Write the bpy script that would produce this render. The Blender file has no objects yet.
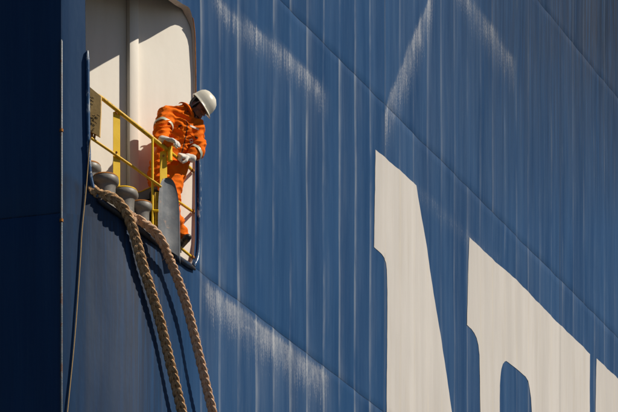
import bpy, bmesh, math, random
import numpy as np
from mathutils import Vector, Matrix, noise
from mathutils.geometry import delaunay_2d_cdt
from mathutils.bvhtree import BVHTree
R = math.radians
random.seed(7)

# ------------------------------------------------------------------ camera, sky, sun, exposure
scene = bpy.context.scene
F = 3000.0                      # focal length in photograph pixels
VY = 1194.0                     # the horizon lies this far below the picture's centre
CAM = Vector((0, 0, 1.7))
cam_d = bpy.data.cameras.new('camera')
cam_d.sensor_width = 36
cam_d.lens = 36 * F / 618
cam_d.shift_y = VY / 618        # perspective-corrected tele lens: verticals stay vertical
cam_d.clip_start = 0.5
cam_d.clip_end = 2000
cam = bpy.data.objects.new('camera', cam_d)
cam.location = CAM
cam.rotation_euler = (R(90), 0, 0)
scene.collection.objects.link(cam)
scene.camera = cam

SUN_AZ, SUN_EL = -9.0, 45.0
SUN = Vector((math.cos(R(SUN_EL)) * math.cos(R(SUN_AZ)), math.cos(R(SUN_EL)) * math.sin(R(SUN_AZ)), math.sin(R(SUN_EL))))
w = bpy.data.worlds.new('World')
scene.world = w
w.use_nodes = True
nt = w.node_tree
sky = nt.nodes.new('ShaderNodeTexSky')
sky.sky_type = 'NISHITA'
sky.sun_disc = False
sky.dust_density = 0.2
sky.air_density = 0.5
sky.sun_elevation = R(SUN_EL)
sky.sun_rotation = R(90 - SUN_AZ)
bg = nt.nodes['Background']
bg.inputs['Strength'].default_value = 0.05
nt.links.new(sky.outputs[0], bg.inputs['Color'])
sl = bpy.data.lights.new('sun', 'SUN')
sl.energy = 5.0
sl.angle = R(0.5)
sl.color = (1.0, 0.90, 0.76)
so = bpy.data.objects.new('sun', sl)
so.rotation_euler = (-SUN).to_track_quat('-Z', 'Y').to_euler()
so.location = (20, -10, 40)
scene.collection.objects.link(so)
vs = scene.view_settings
vs.view_transform = 'Standard'
vs.look = 'None'
vs.exposure = 0.0
vs.gamma = 1

# ------------------------------------------------------------------ geometry of the place
PSI = math.atan(1370 / F)
D = Vector((math.sin(PSI), math.cos(PSI), 0))       # forward along the ship's side
N = Vector((math.cos(PSI), -math.sin(PSI), 0))      # out of the ship's side
Z = Vector((0, 0, 1))


def Q(X, Y, dep):
    """the point seen at photograph pixel X, Y from the camera, dep metres in front of it"""
    return CAM + dep * Vector(((X - 309) / F, 1, (206 - Y + VY) / F))


P0 = Q(140, 150, 27)
AC = None
A0, KB = 0.30, 0.68


def hs(a, b):
    """how far the plating stands out of the flat side at a (forward), b (up)"""
    v = 0.0
    if a < A0:
        v -= KB * (A0 - a) ** 2
    if a > 1e9:
        v += 0.0025 * min(a - 3, 9) * max(0.0, b - 2.2) ** 2 * 0.5
    return v


def hull_pt(a, b, off=0.0):
    return P0 + D * a + Z * b + N * (hs(a, b) + off)


def hull_ab(X, Y):
    """where the line of sight through X, Y meets the side"""
    r = Q(X, Y, 1) - CAM
    off = 0.0
    for _ in range(60):
        t = ((P0 + N * off) - CAM).dot(N) / r.dot(N)
        q = CAM + r * t - P0
        a, b = q.dot(D), q.z
        off += (hs(a, b) - off) * 0.6
    return a, b


def dep_of(X, Y):
    a, b = hull_ab(X, Y)
    return hull_pt(a, b).y


def px(P):
    q = P - CAM
    return 309 + F * q.x / q.y, 206 + VY - F * q.z / q.y


AC = hull_ab(61, 170)[0]
FR = 0.4                                            # frame spacing

# ------------------------------------------------------------------ node helpers


class NT:
    def __init__(s, name):
        s.m = bpy.data.materials.new(name)
        s.m.use_nodes = True
        s.t = s.m.node_tree
        s.b = s.t.nodes['Principled BSDF']

    def n(s, kind, **kw):
        nd = s.t.nodes.new(kind)
        for k, v in kw.items():
            setattr(nd, k, v)
        return nd

    def put(s, sock, v):
        if hasattr(v, 'links'):
            s.t.links.new(v, sock)
        elif isinstance(v, (tuple, list)) and len(v) == 3 and sock.type == 'RGBA':
            sock.default_value = (*v, 1)
        else:
            sock.default_value = v

    def math(s, op, a, b=0.0, c=0.0, clamp=False):
        nd = s.n('ShaderNodeMath', operation=op, use_clamp=clamp)
        for i, v in enumerate((a, b, c)):
            s.put(nd.inputs[i], v)
        return nd.outputs[0]

    def mix(s, f, a, b, mode='MIX'):
        nd = s.n('ShaderNodeMix', data_type='RGBA', blend_type=mode)
        s.put(nd.inputs[0], f)
        s.put(nd.inputs[6], a)
        s.put(nd.inputs[7], b)
        return nd.outputs[2]

    def ramp(s, v, lo, hi, a=0.0, b=1.0):
        nd = s.n('ShaderNodeMapRange', interpolation_type='SMOOTHSTEP')
        s.put(nd.inputs[0], v)
        for i, x in zip((1, 2, 3, 4), (lo, hi, a, b)):
            s.put(nd.inputs[i], x)
        return nd.outputs[0]

    def vec(s, v, sc):
        nd = s.n('ShaderNodeMapping')
        s.t.links.new(v, nd.inputs[0])
        nd.inputs['Scale'].default_value = sc
        return nd.outputs[0]

    def noise(s, v, scale, detail=4, rough=0.6, dist=0.0):
        nd = s.n('ShaderNodeTexNoise')
        s.t.links.new(v, nd.inputs['Vector'])
        nd.inputs['Scale'].default_value = scale
        nd.inputs['Detail'].default_value = detail
        nd.inputs['Roughness'].default_value = rough
        nd.inputs['Distortion'].default_value = dist
        return nd.outputs[0]

    def bump(s, h, st, dist):
        nd = s.n('ShaderNodeBump')
        s.put(nd.inputs['Height'], h)
        nd.inputs['Strength'].default_value = st
        nd.inputs['Distance'].default_value = dist
        s.t.links.new(nd.outputs[0], s.b.inputs['Normal'])

    def fin(s, col, rough, metal=0.0, spec=0.5):
        s.put(s.b.inputs['Base Color'], col)
        s.put(s.b.inputs['Roughness'], rough)
        s.put(s.b.inputs['Metallic'], metal)
        s.b.inputs['Specular IOR Level'].default_value = spec
        return s.m


def hull_paint(name, letter=False):
    k = NT(name)
    uv = k.n('ShaderNodeUVMap', uv_map='UVMap').outputs[0]
    sx = k.n('ShaderNodeSeparateXYZ')
    k.t.links.new(uv, sx.inputs[0])
    a, b = sx.outputs[0], sx.outputs[1]
    at = k.n('ShaderNodeAttribute', attribute_name='marks').outputs['Color']
    sc = k.n('ShaderNodeSeparateColor')
    k.t.links.new(at, sc.inputs[0])
    wear, dirt_shade, line = sc.outputs[0], sc.outputs[1], sc.outputs[2]  # second channel: grime together with the painted corner darkening
    broad = k.noise(k.vec(uv, (2.6, 0.22, 1)), 1.0, 5, 0.6)
    mid = k.noise(k.vec(uv, (11, 0.5, 1)), 1.0, 5, 0.65, 0.2)
    fine = k.noise(k.vec(uv, (62, 2.2, 1)), 1.0, 4, 0.7)
    grain = k.noise(k.vec(uv, (90, 38, 1)), 1.0, 3, 0.7)
    fr = k.math('DIVIDE', a, FR)
    frac = k.math('FRACT', fr)
    wn = k.n('ShaderNodeTexWhiteNoise', noise_dimensions='1D')
    k.t.links.new(k.math('FLOOR', fr), wn.inputs['W'])
    band = wn.outputs[0]
    along = k.noise(k.vec(uv, (2.5, 0.9, 1)), 1.0, 4, 0.6)
    # salt run-off: a chalky line down every frame, fading to one side of it
    edge = k.ramp(k.math('ABSOLUTE', k.math('SUBTRACT', frac, 0.06)), 0.0, 0.12, 1.0, 0.0)
    fade = k.math('POWER', k.math('SUBTRACT', 1.0, frac), 2.2)
    lm = k.math('MULTIPLY', line, k.ramp(k.math('ADD', along, k.math('MULTIPLY', band, 0.25)), 0.42, 0.86, 0.05, 1.0))
    lm1 = k.math('MULTIPLY', k.math('MULTIPLY', edge, lm), k.ramp(fine, 0.3, 0.6, 0.35, 1.0))
    lm2 = k.math('MULTIPLY', k.math('MULTIPLY', fade, lm), k.ramp(mid, 0.35, 0.7, 0.1, 0.36))
    # rubbed and salted patches
    streaky = k.math('ADD', k.math('MULTIPLY', fine, 0.62), k.math('MULTIPLY', grain, 0.38))
    thr = k.math('SUBTRACT', 0.64, k.math('MULTIPLY', wear, 0.24))
    wm = k.math('MULTIPLY', k.ramp(k.math('SUBTRACT', streaky, thr), -0.03, 0.13), k.ramp(wear, 0.02, 0.45))
    wm = k.math('MULTIPLY', wm, k.ramp(k.math('ADD', edge, mid), 0.3, 1.0, 0.55, 1.0))
    blot = k.noise(k.vec(uv, (3.2, 2.4, 1)), 1.0, 5, 0.65, 0.8)
    wm = k.math('MULTIPLY', wm, k.ramp(blot, 0.34, 0.60, 0.28, 1.0))
    if not letter:
        base = k.mix(k.ramp(broad, 0.3, 0.7), (0.0045, 0.040, 0.122), (0.010, 0.060, 0.165))
        base = k.mix(k.ramp(mid, 0.35, 0.75, 0, 0.35), base, (0.026, 0.085, 0.19))
        base = k.mix(k.ramp(band, 0.0, 1.0, 0.0, 0.22), base, (0.004, 0.034, 0.105))
        base = k.mix(k.ramp(fine, 0.5, 0.85, 0, 0.3), base, (0.06, 0.12, 0.21))
        base = k.mix(k.math('MULTIPLY', k.ramp(k.noise(k.vec(uv, (30, 0.8, 1)), 1, 5, 0.7), 0.55, 0.75), 0.28), base, (0.010, 0.032, 0.085))
        base = k.mix(lm2, base, (0.26, 0.30, 0.36))
        base = k.mix(k.math('MULTIPLY', lm1, 0.52), base, (0.30, 0.34, 0.38))
        base = k.mix(k.math('MULTIPLY', wear, k.ramp(mid, 0.3, 0.65, 0.08, 0.30)), base, (0.22, 0.26, 0.32))
        base = k.mix(k.math('MULTIPLY', wm, 0.72), base, (0.43, 0.45, 0.48))
        runs = k.noise(k.vec(uv, (24, 0.35, 1)), 1.0, 5, 0.7, 0.3)
        dm = k.math('MULTIPLY', dirt_shade, k.ramp(k.math('ADD', k.math('MULTIPLY', runs, 0.65), k.math('MULTIPLY', fine, 0.35)), 0.38, 0.56, 0.25, 1.0), clamp=True)
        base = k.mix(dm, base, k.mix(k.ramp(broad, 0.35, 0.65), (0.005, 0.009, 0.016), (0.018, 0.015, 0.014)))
        base = k.mix(k.math('MULTIPLY', dirt_shade, k.ramp(mid, 0.55, 0.75, 0, 0.15)), base, (0.03, 0.06, 0.11))
        rough = k.ramp(broad, 0.2, 0.8, 0.42, 0.60)
        rough = k.math('ADD', rough, k.math('MULTIPLY', wm, 0.3), clamp=True)
    else:
        base = k.mix(k.ramp(broad, 0.3, 0.7), (0.48, 0.465, 0.445), (0.57, 0.553, 0.53))
        base = k.mix(k.ramp(mid, 0.45, 0.8, 0, 0.4), base, (0.40, 0.36, 0.30))
        base = k.mix(k.ramp(fine, 0.5, 0.8, 0, 0.25), base, (0.38, 0.34, 0.29))
        base = k.mix(k.math('MULTIPLY', edge, k.ramp(along, 0.4, 0.7, 0.05, 0.45)), base, (0.62, 0.57, 0.47))
        base = k.mix(k.math('MULTIPLY', fade, 0.10), base, (0.33, 0.31, 0.29))
        base = k.mix(dirt_shade, base, (0.08, 0.075, 0.07))
        rough = k.ramp(mid, 0.2, 0.8, 0.55, 0.7)
    h = k.math('ADD', k.math('MULTIPLY', k.noise(k.vec(uv, (5, 1.5, 1)), 1, 4, 0.55), 1.0), k.math('MULTIPLY', fine, 0.05))
    k.bump(h, 0.35, 0.012)
    return k.fin(base, rough, 0, 0.25)


def plain(name, c1, c2, rough=0.55, scale=8.0, spots=None, bump=0.15, spec=0.4, stretch=(1, 1, 1), lo=0.56, hi=0.7, bd=0.004):
    k = NT(name)
    co = k.n('ShaderNodeTexCoord').outputs['Object']
    v = k.vec(co, stretch)
    n1 = k.noise(v, scale, 6, 0.62, 0.3)
    base = k.mix(k.ramp(n1, 0.32, 0.68), c1, c2)
    if spots:
        base = k.mix(k.ramp(k.noise(v, scale * 2.3, 7, 0.7, 0.5), lo, hi), base, spots)
    k.bump(k.noise(co, scale * 9, 4, 0.6), bump, bd)
    return k.fin(base, k.ramp(n1, 0.2, 0.8, rough - 0.08, rough + 0.1), 0, spec)


M = {}
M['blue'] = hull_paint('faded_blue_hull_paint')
M['letter'] = hull_paint('chalky_white_letter_paint', True)
M['bluebar'] = plain('blue_bar_paint', (0.012, 0.055, 0.15), (0.02, 0.085, 0.20), 0.3, 10, (0.40, 0.44, 0.48), 0.25, 0.6, (1, 1, 0.4), 0.54, 0.62)
M['sillbar'] = plain('scuffed_sill_bar', (0.014, 0.030, 0.062), (0.035, 0.030, 0.026), 0.45, 8, (0.09, 0.05, 0.03), 0.4, 0.5)
M['wall'] = plain('cream_white_inner_paint', (0.80, 0.76, 0.67), (0.86, 0.825, 0.74), 0.5, 1.6, (0.62, 0.53, 0.42), 0.12, 0.35, (3, 3, 0.5), 0.66, 0.92, 0.006)
M['inner_dark'] = plain('dark_grey_inner_paint', (0.05, 0.045, 0.04), (0.08, 0.07, 0.06), 0.7, 3)
M['jamb'] = plain('stained_jamb_paint', (0.50, 0.43, 0.38), (0.60, 0.52, 0.46), 0.55, 5, (0.25, 0.12, 0.05), 0.2, 0.3, (3, 3, 0.6), 0.60, 0.75)
M['rust'] = plain('orange_rust', (0.42, 0.17, 0.035), (0.20, 0.08, 0.03), 0.8, 14, (0.06, 0.03, 0.02), 0.5, 0.2)
M['pipe'] = plain('grey_blue_bar_with_rust', (0.05, 0.08, 0.11), (0.10, 0.12, 0.14), 0.4, 9, (0.09, 0.045, 0.03), 0.4, 0.5, (1, 1, 0.5), 0.52, 0.62)
M['grey'] = plain('grey_deck_gear_paint', (0.155, 0.15, 0.135), (0.21, 0.20, 0.185), 0.5, 9, (0.10, 0.05, 0.03), 0.25, 0.5, (1, 1, 1), 0.64, 0.74)
M['horn'] = plain('blue_grey_fairlead_paint', (0.135, 0.150, 0.165), (0.19, 0.205, 0.22), 0.34, 6, (0.34, 0.25, 0.20), 0.2, 0.55, (1, 1, 1), 0.60, 0.70)
M['yellow'] = plain('yellow_rail_paint', (0.84, 0.53, 0.002), (0.92, 0.60, 0.004), 0.42, 12, (0.26, 0.13, 0.03), 0.25, 0.5, (1, 1, 0.5), 0.66, 0.76)
M['yellow_worn'] = plain('worn_yellow_rail_paint', (0.62, 0.36, 0.006), (0.76, 0.46, 0.008), 0.5, 16, (0.14, 0.075, 0.03), 0.4, 0.4, (1, 1, 1), 0.54, 0.66)
M['board'] = plain('weathered_yellow_board', (0.56, 0.38, 0.15), (0.66, 0.47, 0.21), 0.7, 4, (0.34, 0.21, 0.10), 0.3, 0.2, (1, 1, 1), 0.60, 0.75)
M['dark'] = plain('dark_mark', (0.03, 0.022, 0.016), (0.05, 0.03, 0.02), 0.8, 20)
M['rope1'] = plain('brown_plaited_rope_fibre', (0.54, 0.33, 0.17), (0.70, 0.46, 0.26), 0.9, 26, (0.13, 0.075, 0.04), 0.9, 0.1, (1, 1, 1), 0.5, 0.66, 0.006)
M['rope2'] = plain('pink_tan_plaited_rope_fibre', (0.68, 0.43, 0.27), (0.80, 0.57, 0.40), 0.9, 26, (0.25, 0.14, 0.08), 0.9, 0.1, (1, 1, 1), 0.55, 0.7, 0.006)
M['cord'] = plain('tan_cord_fibre', (0.36, 0.24, 0.11), (0.45, 0.31, 0.15), 0.9, 40)
M['orange'] = plain('orange_coverall_cloth', (0.74, 0.13, 0.003), (0.86, 0.175, 0.006), 0.85, 5, (0.50, 0.075, 0.008), 0.5, 0.12, (1, 1, 1), 0.58, 0.75, 0.006)
M['band'] = plain('silver_reflective_band', (0.50, 0.54, 0.42), (0.62, 0.65, 0.52), 0.4, 20, None, 0.1, 0.6)
M['glove'] = plain('white_work_glove', (0.66, 0.62, 0.56), (0.78, 0.75, 0.69), 0.85, 16, (0.30, 0.26, 0.22), 0.5, 0.15, (1, 1, 1), 0.60, 0.74)
M['skin'] = plain('dark_brown_skin', (0.20, 0.088, 0.048), (0.26, 0.115, 0.065), 0.45, 14, None, 0.15, 0.5)
M['hair'] = plain('black_hair', (0.010, 0.008, 0.007), (0.02, 0.016, 0.014), 0.75, 60, None, 0.8)
M['hat'] = plain('white_hard_hat_shell', (0.66, 0.63, 0.53), (0.74, 0.71, 0.61), 0.3, 5, (0.42, 0.36, 0.26), 0.08, 0.5, (1, 1, 1), 0.66, 0.8)
M['strap'] = plain('grey_webbing', (0.16, 0.18, 0.2), (0.24, 0.26, 0.28), 0.6, 30)
M['boot'] = plain('black_boot_leather', (0.014, 0.013, 0.012), (0.03, 0.026, 0.022), 0.5, 14)
M['red'] = plain('red_print', (0.55, 0.03, 0.03), (0.6, 0.04, 0.04), 0.7, 10)
M['white'] = plain('pale_print', (0.7, 0.62, 0.52), (0.78, 0.7, 0.6), 0.7, 10)
M['quay'] = plain('quay_asphalt', (0.05, 0.05, 0.048), (0.08, 0.078, 0.075), 0.9, 0.6, (0.03, 0.03, 0.03), 0.3, 0.2)
M['water'] = plain('harbour_water', (0.012, 0.03, 0.035), (0.02, 0.045, 0.05), 0.12, 0.8, None, 0.6, 0.5, (1, 1, 1), 0.5, 0.6, 0.3)

# ------------------------------------------------------------------ object helpers
COL = scene.collection


def link(name, me, mat, parent=None):
    o = bpy.data.objects.new(name, me)
    if mat is not None and not me.materials:
        me.materials.append(mat)
    COL.objects.link(o)
    if parent is not None:
        o.parent = parent
        o.matrix_parent_inverse = Matrix.Translation(parent.location).inverted() if parent.type == 'EMPTY' else Matrix.Identity(4)
    return o


def thing(name, loc, label, cat, group=None):
    o = bpy.data.objects.new(name, None)
    o.empty_display_size = 0.1
    o.location = loc
    COL.objects.link(o)
    o['label'] = label
    o['category'] = cat
    if group:
        o['group'] = group
    return o


def tomesh(bm, name, smooth=True, angle=40):
    me = bpy.data.meshes.new(name)
    bmesh.ops.recalc_face_normals(bm, faces=bm.faces)
    if smooth:
        for f in bm.faces:
            f.smooth = True
        for e in bm.edges:
            if len(e.link_faces) == 2 and e.calc_face_angle(0) > R(angle):
                e.smooth = False
    bm.to_mesh(me)
    bm.free()
    return me


def bobj(name, bm, mat, parent, smooth=True, angle=40):
    return link(name, tomesh(bm, name, smooth, angle), mat, parent)


def frames(pts):
    """parallel transported frames along a polyline"""
    out = []
    t0 = (pts[1] - pts[0]).normalized()
    u = t0.cross(Vector((0.13, 0.9, 0.31)))
    u.normalize()
    for i, p in enumerate(pts):
        t = (pts[min(i + 1, len(pts) - 1)] - pts[max(i - 1, 0)]).normalized()
        u = (u - t * u.dot(t)).normalized()
        out.append((t, u, t.cross(u)))
    return out


def tube(bm, pts, r, seg=12, cap=True, fr=None):
    fr = fr or frames(pts)
    rings = []
    for i, p in enumerate(pts):
        rr = r[i] if isinstance(r, (list, tuple)) else r
        t, u, v = fr[i]
        rings.append([bm.verts.new(p + (u * math.cos(2 * math.pi * j / seg) + v * math.sin(2 * math.pi * j / seg)) * rr) for j in range(seg)])
    for a, b in zip(rings, rings[1:]):
        for j in range(seg):
            bm.faces.new((a[j], a[(j + 1) % seg], b[(j + 1) % seg], b[j]))
    if cap:
        bm.faces.new(rings[0][::-1])
        bm.faces.new(rings[-1])


def box(bm, c, ex, ey, ez, bev=0.0):
    """box round c with half-axis vectors"""
    vs_ = [bm.verts.new(c + ex * sx + ey * sy + ez * sz) for sx in (-1, 1) for sy in (-1, 1) for sz in (-1, 1)]
    fs = [bm.faces.new([vs_[i] for i in q]) for q in ((0, 1, 3, 2), (4, 6, 7, 5), (0, 4, 5, 1), (2, 3, 7, 6), (0, 2, 6, 4), (1, 5, 7, 3))]
    if bev:
        bmesh.ops.bevel(bm, geom=list({e for f in fs for e in f.edges}), offset=bev, segments=2, affect='EDGES', profile=0.6)


def lathe(bm, c, prof, seg=36, ax=Z, ex=Vector((1, 0, 0))):
    ey = ax.cross(ex)
    rings = []
    for r, z in prof:
        rings.append([bm.verts.new(c + ax * z + (ex * math.cos(2 * math.pi * j / seg) + ey * math.sin(2 * math.pi * j / seg)) * max(r, 1e-4)) for j in range(seg)])
    for a, b in zip(rings, rings[1:]):
        for j in range(seg):
            bm.faces.new((a[j], a[(j + 1) % seg], b[(j + 1) % seg], b[j]))
    bm.faces.new(rings[0][::-1])
    bm.faces.new(rings[-1])


def prism(bm, poly, back, bev=0.0):
    """closed plate: the polygon (world points) and the same moved by `back`"""
    a = [bm.verts.new(p) for p in poly]
    b = [bm.verts.new(p + back) for p in poly]
    n = len(poly)
    bm.faces.new(a)
    bm.faces.new(b[::-1])
    for i in range(n):
        bm.faces.new((a[i], b[i], b[(i + 1) % n], a[(i + 1) % n]))
    if bev:
        bmesh.ops.bevel(bm, geom=bm.edges[:], offset=bev, segments=1, affect='EDGES')


def smooth_path(pts, n):
    """Catmull-Rom through pts, n points per span"""
    P = [pts[0] * 2 - pts[1]] + list(pts) + [pts[-1] * 2 - pts[-2]]
    out = []
    for i in range(1, len(P) - 2):
        for k in range(n):
            t = k / n
            out.append(0.5 * ((2 * P[i]) + (P[i + 1] - P[i - 1]) * t + (2 * P[i - 1] - 5 * P[i] + 4 * P[i + 1] - P[i + 2]) * t * t + (3 * P[i] - P[i - 1] - 3 * P[i + 1] + P[i + 2]) * t ** 3))
    out.append(pts[-1])
    return out


def resample(pts, step):
    out = [pts[0].copy()]
    acc = 0.0
    for a, b in zip(pts, pts[1:]):
        L = (b - a).length
        pos = step - acc
        while pos <= L:
            out.append(a.lerp(b, pos / L))
            pos += step
        acc = L - (pos - step)
    return out


# ------------------------------------------------------------------ the ship's side
def seg_wear(X, Y, line, tail, cut, k, xf=6):
    """salted patch below a sloping line; X, Y in the picture the plating was measured from"""
    if X < line[0][0] - xf or X > line[-1][0] + xf:
        return 0
    Xc = min(max(X, line[0][0]), line[-1][0])
    for (x0, y0), (x1, y1) in zip(line, line[1:]):
        if x0 <= Xc <= x1:
            yl = y0 + (y1 - y0) * (Xc - x0) / (x1 - x0)
            break
    dy = Y - yl
    e = min(1, (X - line[0][0] + xf) / (2 * xf)) * min(1, (line[-1][0] + xf - X) / (2 * xf))
    if dy < 0:
        return k * e * max(0, 1 + dy / cut)
    return k * e * max(math.exp(-(dy / tail) ** 2), 0.42 * math.exp(-dy / (tail * 2.2)))


def marks(P, a, b, edge):
    X, Y = px(P)
    wv = 0
    wv = max(wv, seg_wear(X, Y, [(212, -10), (228, 8), (250, 26), (272, 41), (300, 64), (326, 94)], 26, 6, 0.82))
    wv = max(wv, seg_wear(X, Y, [(203, 279), (222, 294), (250, 316), (280, 338), (328, 374)], 36, 5, 1.0))
    wv = max(wv, seg_wear(X, Y, [(384, 118), (390, 95), (400, 70), (412, 38), (424, 12), (434, -12)], 48, 4, 0.85, 3))
    wv = max(wv, seg_wear(X, Y, [(452, -30), (470, -4), (484, 16), (500, 40), (516, 62)], 34, 5, 0.72, 3))
    wv = max(wv, seg_wear(X, Y, [(408, 176), (440, 206), (474, 238)], 20, 8, 0.42))
    wv = max(wv, seg_wear(X, Y, [(468, 236), (500, 264)], 3, 9, 0.6, 2))
    if X > 388:
        wv = max(wv, 0.16)
    # line strength: strong between the opening and the first butt, weaker forward
    ln = 1.0 if 198 < X < 384 else (0.42 if X >= 384 else 0.15)
    # rope grime under the sill, darker low on the left, dark edges at seams
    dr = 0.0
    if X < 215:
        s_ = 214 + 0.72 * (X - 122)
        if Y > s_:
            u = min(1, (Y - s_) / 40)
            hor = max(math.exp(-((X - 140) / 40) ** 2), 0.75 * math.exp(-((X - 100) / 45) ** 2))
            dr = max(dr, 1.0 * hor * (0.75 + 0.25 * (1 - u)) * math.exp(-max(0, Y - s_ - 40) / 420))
    # brown-grey grime streaks, plus corner falloff painted in as darkening, towards the upper right
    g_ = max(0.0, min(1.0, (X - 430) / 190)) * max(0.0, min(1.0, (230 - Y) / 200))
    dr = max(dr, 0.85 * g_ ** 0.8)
    dr = max(dr, edge)
    return wv, dr, ln


def put_marks(me, edgef=None, shift=0):
    """UV = metres along and up the plating; marks = salt, grime with painted corner shade, run-off strength"""
    n = len(me.vertices)
    uvl = me.uv_layers.new(name='UVMap')
    ca = me.color_attributes.new('marks', 'FLOAT_COLOR', 'POINT')
    AB = []
    cols = []
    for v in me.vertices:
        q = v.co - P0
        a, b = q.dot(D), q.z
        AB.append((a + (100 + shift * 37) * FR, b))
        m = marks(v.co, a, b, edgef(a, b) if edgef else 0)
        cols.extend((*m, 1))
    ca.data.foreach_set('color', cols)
    idx = np.empty(len(me.loops), dtype=np.int32)
    me.loops.foreach_get('vertex_index', idx)
    uvl.data.foreach_set('uv', np.array(AB)[idx].ravel())


def dimple(a, b):
    p = (a / FR) % 1.0
    ph = 0.6 + 0.4 * math.sin(math.floor(a / FR) * 2.3 + b * 0.9)
    dent = noise.noise(Vector((a * 0.9, b * 0.7, 3.3))) * 0.010 + noise.noise(Vector((a * 2.3, b * 1.6, 9.1))) * 0.004
    return -0.0095 * 4 * p * (1 - p) * ph + dent


GA, GB = 0.016, 0.010


def skin(a, b, bounds, off=0.0):
    a0, a1, b0, b1 = bounds
    e = min((a - a0) / GA, (a1 - a) / GA, (b - b0) / GB, (b1 - b) / GB)
    g = -0.004 * max(0.0, 1 - e)
    if a < 1.15 and abs(b + 0.68) < 0.1:
        g = 0
    if e < 1 and -1.5 < a < 2.2 and b0 < 0:
        g *= max(0.0, min(1.0, dist_poly(OPEN, a, b) / 0.08 - 0.4))
    return hull_pt(a, b, dimple(a, b) + g + off)


def lin(a, b, step):
    n = max(1, int(round((b - a) / step)))
    return [a + (b - a) * i / n for i in range(n + 1)]


def plate_grid(bounds, sa, sb, parent):
    a0, a1, b0, b1 = bounds
    As = [a0, a0 + GA] + lin(a0 + GA, a1 - GA, sa)[1:-1] + [a1 - GA, a1]
    Bs = [b0, b0 + GB] + lin(b0 + GB, b1 - GB, sb)[1:-1] + [b1 - GB, b1]
    co = [skin(a, b, bounds) for b in Bs for a in As]
    n = len(As)
    fs = [(j * n + i, j * n + i + 1, (j + 1) * n + i + 1, (j + 1) * n + i) for j in range(len(Bs) - 1) for i in range(n - 1)]
    me = bpy.data.meshes.new('hull_plate')
    me.from_pydata(co, [], fs)
    finish_plate(me, bounds)
    return link('hull_plate', me, M['blue'], parent)


def finish_plate(me, bounds):
    a0, a1, b0, b1 = bounds
    sh = SE.index(b0) * 4 + BU.index(a0)
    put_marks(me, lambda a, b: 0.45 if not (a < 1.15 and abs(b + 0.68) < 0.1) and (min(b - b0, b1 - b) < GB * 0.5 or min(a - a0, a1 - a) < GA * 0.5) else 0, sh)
    me.polygons.foreach_set('use_smooth', [True] * len(me.polygons))
    me.update()


def inside(poly, x, y):
    c = False
    j = len(poly) - 1
    for i in range(len(poly)):
        xi, yi = poly[i]
        xj, yj = poly[j]
        if (yi > y) != (yj > y) and x < (xj - xi) * (y - yi) / (yj - yi) + xi:
            c = not c
        j = i
    return c


def dist_poly(poly, x, y):
    best = 9
    for i in range(len(poly)):
        x0, y0 = poly[i - 1]
        x1, y1 = poly[i]
        dx, dy = x1 - x0, y1 - y0
        t = max(0, min(1, ((x - x0) * dx + (y - y0) * dy) / (dx * dx + dy * dy + 1e-12)))
        best = min(best, math.hypot(x - x0 - t * dx, y - y0 - t * dy))
    return best


def cdt_sheet(As, Bs, keep_poly, hole, near):
    """triangulate grid points with polygon outlines cut in; keep what lies inside keep_poly (or all) and outside hole"""
    vs_, ed = [], []
    polys = [p for p in (keep_poly, hole) if p]
    for p in polys:
        s_ = len(vs_)
        vs_ += [Vector(q) for q in p]
        ed += [(s_ + i, s_ + (i + 1) % len(p)) for i in range(len(p))]
    xs = [q[0] for p in polys for q in p]
    ys = [q[1] for p in polys for q in p]
    bx = (min(xs) - near, max(xs) + near, min(ys) - near, max(ys) + near)
    for b in Bs:
        for a in As:
            if bx[0] < a < bx[1] and bx[2] < b < bx[3]:
                if any(dist_poly(p, a, b) < near for p in polys):
                    continue
                if keep_poly and not inside(keep_poly, a, b):
                    continue
                if hole and inside(hole, a, b):
                    continue
            elif keep_poly:
                continue
            vs_.append(Vector((a, b)))
    ov, oe, of, *_ = delaunay_2d_cdt(vs_, ed, [], 0, 1e-6)
    fs = []
    for f in of:
        cx = sum(ov[i].x for i in f) / len(f)
        cy = sum(ov[i].y for i in f) / len(f)
        if keep_poly and not inside(keep_poly, cx, cy):
            continue
        if hole and inside(hole, cx, cy):
            continue
        fs.append(list(f))
    return ov, fs


def subdiv(poly, step, closed=True):
    out = []
    n = len(poly)
    for i in range(n if closed else n - 1):
        x0, y0 = poly[i]
        x1, y1 = poly[(i + 1) % n]
        k = max(1, int(math.ceil(math.hypot(x1 - x0, y1 - y0) / step)))
        out += [(x0 + (x1 - x0) * j / k, y0 + (y1 - y0) * j / k) for j in range(k)]
    if not closed:
        out.append(poly[-1])
    return out


# the opening: its outline in photograph pixels; the top (out of the picture) follows the patch of sun it lets in
AZW = -60
WN = Vector((math.cos(R(AZW)), math.sin(R(AZW)), 0))    # out of the inner bulkhead
WD = Vector((WN.y, -WN.x, 0))                             # leftwards along it
WJ = hull_pt(*hull_ab(195.6, 150), -0.028)


def wall_at(X, Y, off=0.0):
    r = Q(X, Y, 1) - CAM
    t = (WJ + WN * off - CAM).dot(WN) / r.dot(WN)
    return CAM + r * t


def sun_gate(X, Y):
    """point of the side that the sunbeam ending at wall point X, Y passes"""
    W = wall_at(X, Y)
    t = 0
    for _ in range(50):
        q = W + SUN * t - P0
        t += (hs(q.dot(D), q.z) - q.dot(N)) / SUN.dot(N) * 0.7
    q = W + SUN * t - P0
    return q.dot(D), q.z


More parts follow.
